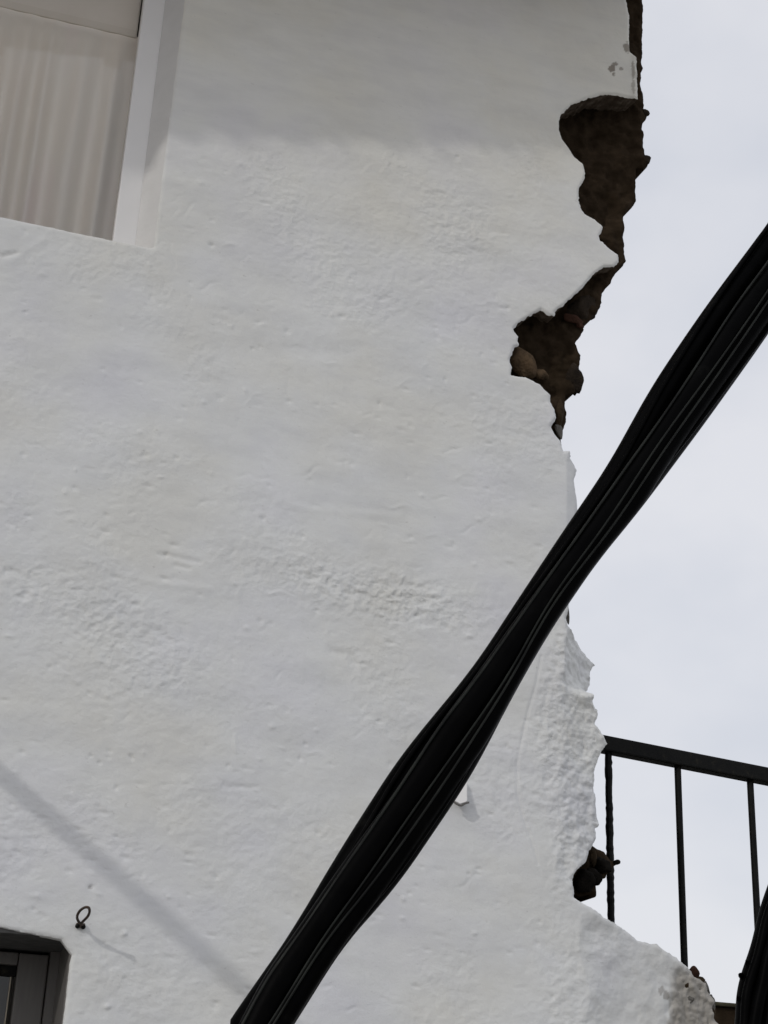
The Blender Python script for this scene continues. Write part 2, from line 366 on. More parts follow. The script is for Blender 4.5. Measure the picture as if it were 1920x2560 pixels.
# ------------------------------------------------------------------ the house: plaster skin
tl = W(0, 0); br = W(1920, 2560)
fx0 = W(-40, 1280)[0]; fx1 = W(1830, 2560)[0] + 0.01
fz0 = W(0, 2575)[2]; fz1 = W(1640, -15)[2]
STEP = 0.0044
us = axis(-7.0, fx1 + 0.05, fx0, fx1, STEP); zs = axis(-0.1, ZTOP, fz0, fz1, STEP)
X, Z = np.meshgrid(us, zs)
Fw = sdf(wall_poly, X, Z)
crumb = fbm(X, Z, 0.03, 3, 5) * 0.003 + fbm(X, Z, 0.012, 2, 8) * 0.0024
Fw = Fw + crumb * (np.abs(Fw) < 0.08)
Fu = -sdf(up_win, X, Z) + fbm(X, Z, 0.05, 3, 3) * 0.0015
Fl = -sdf(lo_win, X, Z) + fbm(X, Z, 0.03, 3, 4) * 0.0012
Fa = np.minimum(np.minimum(Fw, Fu), Fl)
V, faces, segs = contour(us, zs, Fa)
vx = V[:, 0]; vz = V[:, 1]
px, py = P(vx, D, vz)
def blob(cx, cy, rx, ry, rot=0.2):
    dx = px - cx; dy = py - cy - dx * rot
    return np.exp(-(dx / rx) ** 2 - (dy / ry) ** 2)
rough = 0.22 + 0.55 * sstep(0.0, 0.55, fbm(vx, vz, 0.38, 4, 11))
rough += 0.8 * blob(110, 1470, 200, 90) + 1.7 * blob(970, 1490, 240, 65) + 0.45 * blob(330, 1700, 330, 160) + 0.5 * blob(1050, 620, 380, 190) + 0.6 * blob(330, 2440, 200, 140) + 0.5 * blob(40, 960, 90, 120)
rough *= 1 - 0.75 * blob(900, 1250, 420, 110) - 0.6 * blob(800, 2300, 330, 180)
rough = np.clip(rough, 0.12, 2.2)
strip = sstep(1330, 1390, px + 20 * np.sin(py / 90.0)) * sstep(1520, 1640, py) * (1 - 0.72 * sstep(2120, 2280, py))
facet = sstep(1405, 1425, px) * sstep(1550, 1585, py) * (1 - sstep(1690, 1730, py))
rough = rough * (1 - strip) + strip * (1.7 - 1.2 * facet)
topz = 1 - sstep(300, 400, py)
rough *= 1 - 0.72 * topz
h = 0.0042 * fbm(vx, vz, 0.55, 3, 1) + 0.0013 * fbm(vx, vz, 0.13, 3, 2)
h += rough * (0.0018 * fbm(vx * 0.85, vz - 0.08 * vx, 0.026, 3, 6, 0.62))
h += strip * (1 - 0.75 * facet) * 0.0036 * fbm(vx, vz, 0.06, 4, 9, 0.6)
ridge = 1 - np.abs(fbm(vx * 0.8, vz, 0.05, 3, 14))
h += np.clip(rough - 0.6, 0, 1.6) * 0.0022 * np.clip(ridge - 0.7, 0, 1) / 0.3
# trowel marks and pinholes
def line_mark(pts, wpx, amp):
    global h
    dmin = np.full(px.shape, 1e9)
    for (a, b) in zip(pts[:-1], pts[1:]):
        a = np.array(a, float); b = np.array(b, float); e = b - a; L = e @ e
        t = np.clip(((px - a[0]) * e[0] + (py - a[1]) * e[1]) / L, 0, 1)
        dmin = np.minimum(dmin, np.hypot(px - a[0] - t * e[0], py - a[1] - t * e[1]))
    h += amp * np.exp(-(dmin / wpx) ** 2)
line_mark([(1352, 1640), (1340, 1710), (1322, 1770), (1308, 1830), (1293, 1905), (1292, 1980), (1310, 2050), (1332, 2110), (1345, 2160)], 3.0, -0.003)
line_mark([(1348, 1600), (1330, 1625), (1290, 1640)], 5, -0.0015)
line_mark([(400, 1385), (440, 1392), (500, 1405)], 7, -0.003)
line_mark([(440, 1412), (470, 1420)], 6, -0.003)
line_mark([(300, 1435), (400, 1460), (520, 1470)], 9, 0.0016)
line_mark([(560, 870), (720, 880), (900, 870)], 22, -0.0022)
line_mark([(700, 1255), (780, 1275), (1000, 1290)], 12, 0.002)
line_mark([(560, 1965), (640, 1970)], 8, -0.0025)
line_mark([(725, 930), (715, 1000)], 9, -0.0012)
line_mark([(0, 640), (40, 632)], 6, -0.006)
line_mark([(5, 660), (110, 600)], 10, 0.002)
line_mark([(830, 1630), (870, 1635), (890, 1660)], 9, -0.003)
line_mark([(1380, 1500), (1200, 1560), (1000, 1580)], 10, 0.001)
line_mark([(1330, 830), (1250, 780)], 9, 0.001)
line_mark([(586, 1840), (590, 1880)], 5, 0.002)
rp = random.Random(3)
for i in range(420):
    cx = rp.uniform(0, 1400); cy = rp.uniform(380, 2560)
    if cx > 1300 and cy < 1200: continue
    rx = rp.uniform(4, 8) * (1.8 if rp.random() < 0.3 else 1); ry = rp.uniform(3.2, 6.5); am = rp.choice((-1, -1, -1, 0.8)) * rp.uniform(0.0012, 0.0042)
    m_ = (np.abs(px - cx) < 4 * rx) & (np.abs(py - cy) < 4 * rx)
    h[m_] += am * np.exp(-((px[m_] - cx) / rx) ** 2 - ((py[m_] - cy - 0.2 * (px[m_] - cx)) / ry) ** 2)
for i in range(260):
    cx = rp.uniform(0, 1380); cy = rp.uniform(400, 2560); L = rp.uniform(10, 42); an = rp.choice((0.2, 0.2, -0.5, 1.4)) + rp.uniform(-0.25, 0.25)
    if cx > 1280 and cy < 1150: continue
    m_ = np.nonzero((np.abs(px - cx) < L + 15) & (np.abs(py - cy) < L + 15))[0]
    dx = px[m_] - cx; dy = py[m_] - cy; a_ = dx * math.cos(an) + dy * math.sin(an); b_ = -dx * math.sin(an) + dy * math.cos(an) + 4 * np.sin(a_ / 9.0)
    h[m_] += rp.choice((-1, -1, 1)) * rp.uniform(0.0006, 0.0019) * np.exp(-(b_ / 4.2) ** 2) * np.clip(1.2 - np.abs(a_) / L, 0, 1)
for cx, cy, r_, am in ((228, 2218, 6, -0.006), (327, 1890, 6, -0.004), (330, 1897, 5, -0.004), (227, 1890, 5, -0.004), (310, 2335, 7, 0.006), (268, 2517, 8, 0.006), (312, 2446, 5, -0.004), (85, 1485, 7, 0.006), (65, 1483, 9, -0.005), (30, 1425, 6, -0.004), (416, 1385, 7, -0.005), (1398, 1590, 6, -0.003)):
    h += am * np.exp(-((px - cx) / r_) ** 2 - ((py - cy) / (r_ * 0.8)) ** 2)
turn = turn_of(vx, vz)
lump = sstep(2380, 2440, py) * sstep(1690, 1740, px + (py - 2440) * 0.1)
h += lump * (0.012 * fbm(vx, vz, 0.06, 4, 31, 0.6) - 0.006)
# rounded lips
Fd = sdf(wall_poly, vx, vz); lip = np.clip(1 - Fd / 0.012, 0, 1)
h -= 0.007 * lip ** 2
Fd2 = np.minimum(-sdf(up_win, vx, vz), -sdf(lo_win, vx, vz)); lip2 = np.clip(1 - Fd2 / 0.010, 0, 1)
h -= 0.004 * lip2 ** 2
inner = (px > -60) & (px < 1950) & (py > -60) & (py < 2620)
vy = D - h + turn
wear = np.zeros(len(V)); chip = np.zeros(len(V))
wn_ = fbm(vx, vz, 0.05, 4, 41)
age_bounce = np.clip(sstep(4.0, 5.9, vz) * 1.15 + 0.25 * fbm(vx, vz, 0.8, 3, 43), 0, 1)  # warmer with height: ageing plus eave bounce light put into the colour
wear = np.clip(lump * sstep(-0.3, 0.2, 0.5 * wn_ + (px - 1706) / 50.0), 0, 1) * 0.85
wear = np.maximum(wear, (0.05 + 0.10 * np.clip(wn_, 0, 1)) * sstep(-0.03, 0.05, vx - x_b + 0.022 * fbm(vx, vz, 0.16, 3, 21)) * sstep(2250, 2320, py))
wear = np.maximum(wear, 0.4 * sstep(1565, 1600, px) * (py < 250) * sstep(-0.1, 0.3, wn_))
def chip_at(cx, cy, rx, ry, rot, v):
    global chip
    dx = px - cx; dy = py - cy; c_, s_ = math.cos(rot), math.sin(rot)
    a = (dx * c_ + dy * s_) / rx; b = (-dx * s_ + dy * c_) / ry
    e = 1 - np.hypot(a, b) + 0.5 * fbm(vx, vz, 0.015, 2, 51)
    chip = np.maximum(chip, v * sstep(0.0, 0.25, e))
for a in ((1530, 172, 9, 12, 0.5, 0.8), (1538, 160, 8, 6, 0, 0.7), (1533, 186, 4, 7, 0, 0.7), (1555, 172, 6, 4, 0, 0.6), (1582, 175, 5, 25, 0, 0.55), (1583, 215, 5, 20, 0, 0.45), (1567, 118, 9, 16, 0, 0.7), (1684, 2468, 10, 13, 0, 0.45), (1700, 2480, 12, 12, 0, 0.5), (18, 634, 26, 6, -0.2, 0.18), (226, 2219, 5, 5, 0, 0.4)):
    chip_at(*a)
YF = D + 0.085; XS_R = (W(335, 609, YF)[0] + W(409, 0, YF)[0]) / 2
dE = np.abs(Fd); dU = np.abs(sdf(up_win, vx, vz)); dL = np.abs(sdf(lo_win, vx, vz))
verts = np.stack([vx, vy, vz], 1).tolist(); mat_i = [0] * len(faces)
bk = {}; tn = fbm(vx, vz, 0.06, 3, 61)
for a, b in segs:
    for k in (a, b):
        if k in bk: continue
        if dU[k] < 0.02:
            bk[k] = len(verts); right = vx[k] > up_r0[0] - 0.012; verts.append([XS_R - 0.004 if right else vx[k], D + 0.1, vz[k] + (0.0 if vz[k] > up_r0[2] + 0.05 else -0.004)])
        elif dL[k] < 0.02:
            bk[k] = len(verts); verts.append([vx[k], D + 0.03, vz[k]])
        else:
            bk[k] = len(verts); verts.append([vx[k] - 0.006 + 0.008 * tn[k], vy[k] + (0.10 if 230 < py[k] < 320 and px[k] > 1395 else 0.05) + 0.016 * tn[k], vz[k] + 0.004])
    faces.append((b, a, bk[a], bk[b])); mat_i.append(2 if dU[a] < 0.02 else 0 if dL[a] < 0.02 else 1)
wm = bpy.data.meshes.new('plaster_skin'); wm.from_pydata([tuple(v) for v in verts], [], faces); wm.update()
house = tag(empty('house_facade', (0, D, 0)), 'white limewashed house wall with crumbling right edge exposing dark earth and stones', 'wall')
skin = put('plaster_skin', wm, [M['plaster'], M['broken'], M['reveal']], house, True)
wm.polygons.foreach_set('material_index', mat_i)
sm = [i == 0 for i in mat_i]; wm.polygons.foreach_set('use_smooth', sm)
nv = len(verts)
for nm, arr in (('wear', wear), ('chip', chip), ('grit', np.clip(0.2 + 0.36 * rough, 0.08, 1.0)), ('age_bounce', age_bounce)):
    at = wm.attributes.new(nm, 'FLOAT', 'POINT'); full = np.zeros(nv, np.float32); full[:len(arr)] = arr; at.data.foreach_set('value', full)
bm = bmesh.new(); bm.from_mesh(wm)
ks = {frozenset((a, b)) for a, b in segs}; bm.edges.ensure_lookup_table()
for e in bm.edges:
    if len(e.link_faces) == 2 and e.link_faces[0].material_index != e.link_faces[1].material_index: e.smooth = False
bm.to_mesh(wm); bm.free()

# ------------------------------------------------------------------ the house: earth and rubble core
cs0 = 0.006
us2 = axis(xl - 0.05, fx1 + 0.05, W(1240, 600)[0], fx1, cs0); zs2 = axis(-0.1, ZTOP, fz0, fz1, cs0)
X2, Z2 = np.meshgrid(us2, zs2); Fc = sdf(core_poly, X2, Z2)
Fc = Fc + (fbm(X2, Z2, 0.035, 3, 71) * 0.003 + fbm(X2, Z2, 0.012, 2, 72) * 0.0012) * (np.abs(Fc) < 0.08)
V2, f2, s2 = contour(us2, zs2, Fc)
cx_, cz_ = V2[:, 0], V2[:, 1]; qx, qy = P(cx_, YC, cz_)
def hollow(cx, cy, rx, ry): return np.exp(-((qx - cx) / rx) ** 2 - ((qy - cy) / ry) ** 2)
Fcd = sdf(core_poly, cx_, cz_); deep = sstep(0.0, 0.06, Fcd)
lum = deep * fbm(cx_, cz_, 0.11, 4, 81); cell = fbm(cx_, cz_, 0.045, 3, 82)
cy_ = YC + 0.004 + 0.022 * lum + 0.009 * cell + deep * (0.05 * hollow(1480, 330, 90, 90) + 0.03 * hollow(1500, 480, 60, 80) + 0.04 * hollow(1360, 870, 70, 80) + 0.02 * hollow(1470, 2190, 40, 40))
cy_ = np.maximum(cy_, D + 0.05) + turn_of(cx_, cz_) + 0.03 * sstep(2240, 2330, qy)
cy_ += 0.012 * np.clip(1 - Fcd / 0.02, 0, 1) ** 2
px_in = (qx < 1250); cy_[px_in] = np.maximum(cy_[px_in], D + 0.07)
vv = np.stack([cx_, cy_, cz_], 1).tolist(); bk = {}
for a, b in s2:
    for k in (a, b):
        if k not in bk: bk[k] = len(vv); vv.append([cx_[k] - 0.03, D + 0.5, cz_[k]])
    f2.append((b, a, bk[a], bk[b]))
cm = bpy.data.meshes.new('masonry_core'); cm.from_pydata([tuple(v) for v in vv], [], f2); cm.update()
put('masonry_core', cm, M['earth'], house, True)

def lump_stone(cx, cy, rx, ry, depth, mat, rot=0.0, thick=0.7, seed=0, name='stone'):
    bm = bmesh.new(); bmesh.ops.create_icosphere(bm, subdivisions=3, radius=1.0)
    c0 = on_face(cx, cy, depth); s = np.linalg.norm(W(cx + 1, cy, c0[1]) - W(cx, cy, c0[1]))
    r = random.Random(seed * 13 + 5); pl = [(Vector((r.uniform(-1, 1), r.uniform(-1, 1), r.uniform(-1, 1))).normalized(), r.uniform(0.5, 0.85)) for _ in range(12)]
    for v in bm.verts:
        n = v.co.copy()
        for d_, k in pl:
            t = n.dot(d_)
            if t > k: n -= d_ * (t - k) * 0.85
        f = 1 + 0.12 * float(fbm(np.array([n.x * 1.0 + seed]), np.array([n.z + n.y * 0.7]), 0.6, 3, seed)[0])
        n *= f
        x = n.x * rx * s; z = n.z * ry * s
        c_, s_ = math.cos(rot), math.sin(rot)
        v.co = Vector((c0[0] + x * c_ - z * s_, c0[1] + n.y * min(rx, ry) * s * thick, c0[2] + x * s_ + z * c_))
    return put(name, from_bm(name, bm), mat, house, True)
STONES = [(1312, 905, 38, 46, 0.055, 'stone_tan', 0.5), (1346, 936, 26, 18, 0.065, 'stone_tan', -0.4), (1452, 765, 44, 52, 0.10, 'stone_dark', -0.7), (1432, 797, 26, 16, 0.075, 'stone_red', -0.35),
 (1450, 814, 11, 9, 0.07, 'stone_red', 0.0), (1400, 1035, 12, 40, 0.062, 'stone_brown', -0.1), (1398, 1078, 11, 24, 0.055, 'stone_grey', 0.2), (1432, 945, 30, 46, 0.095, 'stone_dark', 0.1),
 (1612, 283, 12, 10, 0.09, 'stone_dark', 0.0), (1612, 402, 17, 14, 0.09, 'stone_dark', 0.3), (1484, 2142, 9, 26, 0.06, 'stone_brown', 0.1), (1541, 2155, 10, 7, 0.075, 'stone_shade', 0.0), (1462, 2203, 27, 32, 0.062, 'stone_shade', 0.2), (1507, 2163, 26, 24, 0.062, 'stone_shade', -0.4), (1485, 2190, 22, 22, 0.058, 'stone_shade', 0.6),
 (1733, 2437, 16, 20, 0.05, 'stone_red', 0.2), (1762, 2470, 15, 17, 0.05, 'stone_grey', 0.1), (1774, 2508, 14, 22, 0.05, 'stone_grey', 0.0), (1752, 2452, 12, 10, 0.03, 'stone_brown', 0.3), (1745, 2475, 16, 13, 0.02, 'stone_grey', -0.2), (1766, 2492, 12, 15, 0.03, 'stone_brown', 0.4), (1718, 2462, 11, 9, 0.008, 'stone_brown', 0.1), (1757, 2528, 20, 17, 0.022, 'stone_grey', 0.5), (1782, 2535, 10, 16, 0.045, 'stone_brown', 0.0), (1725, 2500, 13, 10, 0.008, 'stone_grey', 0.2), (1417, 1137, 9, 10, 0.03, 'stone_grey', 0.0), (1418, 1535, 6, 26, 0.03, 'stone_grey', 0.05)]
for i, (a, b, c_, d_, e_, m_, r_) in enumerate(STONES): lump_stone(a, b, c_, d_, e_, M[m_], r_, 0.7, i)

# ------------------------------------------------------------------ the house: room behind, eave above
xr = W(1270, 900)[0]
rb = bmesh.new(); box_bm(rb, (-6.9, D + 0.52, 0.01), (xr, D + 3.2, ZTOP - 0.02))
for f in list(rb.faces):
    if f.calc_center_median().y < D + 0.6: rb.faces.remove(f)
put('room_shell', from_bm('room_shell', rb), M['room'], house)
sb1 = W(420, 338); sb2 = W(1300, 372)
ZE = 6.24
def eave_pt(s):
    e = (ZE - s[2]) / (-sun_v[2]); return np.array([s[0], s[1], s[2]]) - sun_v * e
e1 = eave_pt(sb1); e2 = eave_pt(sb2)
def eave_y(x): return e1[1] + (e2[1] - e1[1]) * (x - e1[0]) / (e2[0] - e1[0])
xL, xR = -4.0, W(1570, 0)[0] + 0.12
hexa('eave', [(xL, eave_y(xL), ZE), (xR, eave_y(xR), ZE), (xR, D + 0.3, ZE + 0.12), (xL, D + 0.3, ZE + 0.12)], [(xL, eave_y(xL), ZE + 0.05), (xR, eave_y(xR), ZE + 0.05), (xR, D + 0.3, ZE + 0.17), (xL, D + 0.3, ZE + 0.17)], M['wood'], house, 0.004)
for i in range(12):
    x0 = xL + 0.3 + i * 0.5
    if x0 > xR - 0.1: break
    bm = bmesh.new(); box_bm(bm, (x0, eave_y(x0) + 0.06, ZE - 0.09), (x0 + 0.08, D - 0.012, ZE - 0.004), 0.004)
    put('rafter', from_bm('rafter', bm), M['wood'], house)
tm = None
for i in range(26):
    x0 = xL + 0.12 + i * 0.235
    if x0 > xR - 0.05: break
    pts = []; fs_ = []
    for r_, y in ((0, eave_y(x0) - 0.06), (1, D + 0.3)):
        for k in range(9):
            th = math.pi * k / 8; pts.append((x0 + 0.115 * math.cos(th), y, ZE + 0.06 + 0.1 * math.sin(th) + (0.12 if r_ else 0)))
    for k in range(8): fs_.append((k, k + 1, 10 + k, 9 + k))
    o = put('roof_tile', meshpy('roof_tile', pts, fs_), M['tile'], house, True)
    md = o.modifiers.new('thickness', 'SOLIDIFY'); md.thickness = 0.014

# ------------------------------------------------------------------ upper window: white frame, blind box, glass; the curtain hangs behind it
YF = D + 0.085
a0 = W(281, 597, YF); a1 = W(362, 0, YF); b0 = W(336, 609, YF); b1 = W(410, 0, YF)
zt = up_r1[2] + 0.36; zb = up_r0[2] - 0.06
xs_l = (a0[0] + a1[0]) / 2; xs_r = XS_R + 0.006
win = box('window', (xs_l, YF, zb), (xs_r, YF + 0.06, zt), M['white'], house, 0.004); win.name = 'window'
tag(win, 'white upper window frame beside the pale curtain')
box('frame_bottom', (-2.2, YF + 0.004, zb), (xs_l - 0.001, YF + 0.05, zb + 0.03), M['white'], win, 0.003)
bz = W(352, 72, YF + 0.03)
box('blind_box', (-2.2, YF + 0.083, bz[2]), (xs_l - 0.002, YF + 0.14, zt), M['blindbox'], win, 0.006)
pv = [(-2.2, YF + 0.045, zb + 0.031), (xs_l - 0.001, YF + 0.045, zb + 0.031), (xs_l - 0.001, YF + 0.045, bz[2]), (-2.2, YF + 0.045, bz[2])]
put('pane', meshpy('pane', pv, [(0, 1, 2, 3)]), M['glass'], win)
cxs = np.linspace(-2.1, xs_l + 0.03, 360); czs = np.linspace(zb - 0.02, bz[2] + 0.01, 24)
cv = []; cf = []
for j, z in enumerate(czs):
    for i, x in enumerate(cxs):
        t = (z - czs[0]) / (czs[-1] - czs[0])
        ph = x * 60 + 0.9 * math.sin(x * 9 + 0.5) + 0.5 * math.sin(x * 23)
        am = 0.025 + 0.006 * math.sin(x * 7.3 + 1)
        cv.append((x + 0.004 * math.sin(ph * 0.5 + t), YF + 0.088 + am * (1 - t ** 4) * math.sin(ph + 0.25 * math.sin(t * 3 + x * 5)) + 0.004 * (1 - t) * math.sin(x * 25 + t), z))
for j in range(len(czs) - 1):
    for i in range(len(cxs) - 1):
        k = j * len(cxs) + i; cf.append((k, k + 1, k + 1 + len(cxs), k + len(cxs)))
tag(put('curtain', meshpy('curtain', cv, cf), M['curtain'], None, True), 'pale beige curtain hanging in vertical folds behind the upper window', 'curtain')

# ------------------------------------------------------------------ lower window: dark lintel and frame in a deep recess
zz = lo_a[2]; d0 = ray(0, 2356); YL = (lo_a[2] - EYE[2]) / d0[2] * d0[1]
YL = min(max(YL, D + 0.12), D + 0.32)
jr = W(178, 2400, D)[0]
fo = lambda x, y, Y=YL: W(x, y, Y)
lint = box('window', (lo_a[0] - 1.0, D + 0.012, lo_a[2] - 0.012), (jr + 0.01, YL + 0.1, lo_a[2] + 0.05), M['lintel'], house, 0.004)
tag(lint, 'dark framed lower window set in a deep recess')
xo1 = jr + 0.012; xo0 = fo(116, 2480)[0]; xi0 = fo(38, 2480)[0]
zt2 = fo(60, 2372)[2]
box('jamb', (jr - 0.004, D + 0.022, 0.75), (jr + 0.03, YL + 0.08, lo_a[2] - 0.013), M['frame'], lint, 0.0)
box('outer_stile', (xo0, YL, 0.75), (jr - 0.0042, YL + 0.07, lo_a[2] - 0.013), M['frame'], lint, 0.0)
zs_t = fo(60, 2384, YL + 0.03)[2]
box('sash_stile', (xi0, YL + 0.022, 0.78), (xo0 - 0.003, YL + 0.065, zs_t), M['frame'], lint, 0.004)
zr = fo(20, 2412, YL + 0.03)[2]
box('sash_rail', (lo_a[0] - 1.0, YL + 0.02, zr), (xi0 - 0.002, YL + 0.062, zs_t), M['frame'], lint, 0.004)
box('gap_shade_strip', (lo_a[0] - 1.0, YL + 0.06, zs_t - 0.02), (xo0, YL + 0.1, lo_a[2] - 0.013), M['rail'], lint, 0.0)  # near-black strip paints the shadow gap above the sash
zq = fo(20, 2441, YL + 0.05)[2]
box('glazing_rebate', (lo_a[0] - 1.0, YL + 0.04, zq), (xi0 - 0.001, YL + 0.066, zr - 0.001), M['rail'], lint, 0.002)
xb = fo(18, 2500, YL + 0.05)[0]
box('glazing_bead', (xb, YL + 0.042, 0.8), (xi0 - 0.012, YL + 0.058, zq - 0.001), M['cream'], lint, 0.002)
pv = [(lo_a[0] - 1.0, YL + 0.052, 0.8), (xb + 0.004, YL + 0.052, 0.8), (xb + 0.004, YL + 0.052, zq), (lo_a[0] - 1.0, YL + 0.052, zq)]
put('pane', meshpy('pane', pv, [(0, 1, 2, 3)]), M['glass'], lint)

# ------------------------------------------------------------------ terrace and railing beyond the broken edge
YR = D + 0.42
r0 = W(1512, 1852, YR); r1 = W(1920, 1950, YR)
zr_t = r0[2]; zr_e = W(1925, 1925, YR)[2]
rail = tag(empty('terrace_railing', (r0[0], YR, W(1780, 2520, YR)[2])), 'black metal terrace railing with thin upright bars against the sky', 'railing')
sl = (zr_e - zr_t) / (r1[0] - r0[0])
xa, xz = r0[0] - 0.3, r0[0] + 2.6
ct = W(1520, 1846, YR)[2]; cb = W(1530, 1886, YR)[2]
tw = ct - cb
top_l = W(1515, 1842, YR)[2]; top_r = W(1920, 1922, YR)[2]; slp = (top_r - top_l) / (W(1920, 1922, YR)[0] - W(1515, 1842, YR)[0]); x15 = W(1515, 1842, YR)[0]
zt_at = lambda x: top_l + slp * (x - x15)
hx = lambda x, y, dz: (x, y, zt_at(x) + dz)
hexa('handrail', [hx(xa, YR - 0.02, -tw), hx(xz, YR - 0.02, -tw), hx(xz, YR - 0.02, 0), hx(xa, YR - 0.02, 0)], [hx(xa, YR + 0.03, -tw), hx(xz, YR + 0.03, -tw), hx(xz, YR + 0.03, 0), hx(xa, YR + 0.03, 0)], M['rail'], rail, 0.006)
zbot = W(1780, 2540, YR)[2]
bx = [W(1524, 2000, YR)[0], W(1700, 2050, YR)[0], W(1884, 2090, YR)[0]]
sp = bx[2] - bx[1]; bx += [bx[2] + sp * k for k in range(1, 7)]
hw = 0.0085 * 1.4
for i, x in enumerate(bx):
    pts = []; rr = []
    n = 70 if i == 0 else 12
    z1 = zt_at(x) - tw * 0.7
    for k in range(n + 1):
        z = zbot + (z1 - zbot) * k / n
        pts.append((x + (0.0008 * random.uniform(-1, 1) if i == 0 else 0), YR + 0.004, z)); rr.append(hw * (1 + (random.choice((0, 0, 0, 0.14)) if i == 0 else 0)))
    put('baluster', tube('baluster', pts, rr, 10, True, 0.02 if i == 0 else 0.0), M['rail'], rail, i > 0)
zb_s = W(1810, 2512, YR)[2]
ter = tag(empty('terrace_slab', (xr + 0.4, YR, zb_s - 0.2)), 'dark mossy terrace edge under the railing at the bottom right', 'terrace')
xt0 = W(1700, 2520, YR)[0]
box('slab', (xt0, YR - 0.06, zb_s - 0.013), (xz, YR + 1.6, zb_s), M['slab'], ter, 0.006)
box('beam', (xt0, YR - 0.045, zb_s - 0.3), (xz, YR + 0.5, zb_s - 0.014), M['earth'], ter, 0.008)
box('retaining_wall', (xt0, YR + 0.02, -0.01), (xz, YR + 0.45, zb_s - 0.302), M['plaster'], ter, 0.01)
tcx = W(1842, 2556, YR - 0.05)
for i in range(5):
    x0 = tcx[0] + i * 0.19 - 0.02
    pts = []; fs_ = []
    for r_ in (0, 1):
        for k in range(9):
            th = math.pi * k / 8; pts.append((x0 + 0.09 + 0.09 * math.cos(th), YR - 0.09 + r_ * 0.1, zb_s - 0.15 + 0.075 * math.sin(th)))
    for k in range(8): fs_.append((k, k + 1, 10 + k, 9 + k))
    o = put('edge_tile', meshpy('edge_tile', pts, fs_), M['tile'], ter, True); o.modifiers.new('thickness', 'SOLIDIFY').thickness = 0.014

# ------------------------------------------------------------------ black cable bundle across the street
dB = np.array([0.5537, -0.8327]); nB = np.array([0.8327, 0.5537])
def curve_of(pts):
    p = np.array(pts, float); s = p @ dB; w = p @ nB; o = np.argsort(s); return s[o], w[o]
UP = [(1920, 551), (1762, 764), (1631, 959), (1519, 1165), (1427, 1300), (1312, 1475), (1187, 1668), (1000, 1898), (857, 2124), (738, 2327), (658, 2446), (622, 2493), (579, 2560)]
HI = [(1920, 655), (1840, 752), (1653, 1039), (1472, 1300), (1405, 1390), (1335, 1485), (1234, 1627), (1171, 1720), (1092, 1820), (1045, 1900), (922, 2077), (832, 2200), (767, 2300), (651, 2464), (610, 2560)]
LO = [(1920, 842), (1762, 1061), (1581, 1300), (1500, 1393), (1421, 1508), (1373, 1577), (1269, 1757), (1196, 1900), (1150, 1976), (988, 2211), (854, 2359), (839, 2383), (727, 2560)]
MI = [(1920, 722), (1653, 1093), (1523, 1300), (1367, 1505), (1263, 1690), (1100, 1930), (920, 2190), (800, 2345), (668, 2560)]
def smooth_interp(cv, s):
    w = np.interp(s, *cv); k = 5
    ker = np.ones(k) / k; wp = np.pad(w, k // 2, mode='edge'); return np.convolve(wp, ker, 'valid')
s_lo = np.array([579, 2560]) @ dB; s_hi = np.array([1920, 551]) @ dB
ss = np.linspace(s_lo - 60, s_hi + 60, 72)
wU, wH, wL, wM = (smooth_interp(curve_of(c_), ss) for c_ in (UP, HI, LO, MI))
YB = 2.45
bundle = tag(empty('cable_bundle', W(1200, 1700, YB)), 'thick bundle of black cables crossing diagonally in front of the white wall', 'cable')
def run_cable(s, w, r_px, Y, parent, low, name='cable', dirs=(dB, nB), far=1.0, mat=None):
    pts = [W(*(dirs[0] * a + dirs[1] * b), Y) for a, b in zip(s, w)]
    mpp = np.linalg.norm(W(961, 1280, Y) - W(960, 1280, Y))
    d_up = (pts[-1] - pts[-6]); d_up /= np.linalg.norm(d_up); d_dn = (pts[0] - pts[5]); d_dn /= np.linalg.norm(d_dn)
    a = [pts[0] + d_dn * 0.35 * k + np.array([-0.05, 0.0, 0.055]) * k * k for k in range(5, 0, -1)] if low else [pts[0] + d_dn * 0.3 * k for k in range(4, 0, -1)]
    b = [pts[-1] + d_up * 0.4 * k + np.array([0, 0.0, 0.012]) * k * k for k in range(1, 8)]
    path = catmull(a + pts[::2] + b, 4)
    return put(name, tube(name, path, r_px * mpp, 18 if r_px > 10 else 8), mat or M['cable'], parent, True)
run_cable(ss, wU + 36, 36, YB + 0.022, bundle, True)
run_cable(ss, np.minimum(wH + 34, wL - 34), 34, YB - 0.02, bundle, True)
run_cable(ss, np.minimum(wM + 26, wL - 27), 26, YB - 0.024, bundle, True)
run_cable(ss, wL - 37, 37, YB + 0.004, bundle, True)
run_cable(ss, (wU + wL) / 2, 30, YB + 0.03, bundle, True)
q = Mat('highlight_wire', 0.4, 0.12); M['wire'] = q.done(q.ramp(q.noise(14.0, 4, 0.6), [(0.35, (0.0045, 0.005, 0.0045)), (0.7, (0.018, 0.020, 0.017))]))  # lighter colour draws the cable highlights as thin lines
for w_, r_, dy in ((np.minimum(wH + 4 + 2.5 * np.sin(ss / 130.0), wL - 20), 3.6, -0.033), (np.minimum(wM + 3 + 3 * np.sin(ss / 150.0), wL - 16), 2.8, -0.046), (np.minimum(wM + 19 + 5 * np.sin(ss / 190.0 + 1), wL - 12), 2.8, -0.046), (wU + 20 + 9 * np.sin(ss / 230.0 + 2), 6, -0.004), (np.minimum(wL - 16 + 5 * np.sin(ss / 260.0), wL - 8), 6, -0.024)):
    run_cable(ss, w_, r_, YB + dy, bundle, True, 'wire', (dB, nB), 1.0, M['wire'] if r_ < 5 else M['cable'])  # thinnest runs are painted highlights, thicker ones black strands

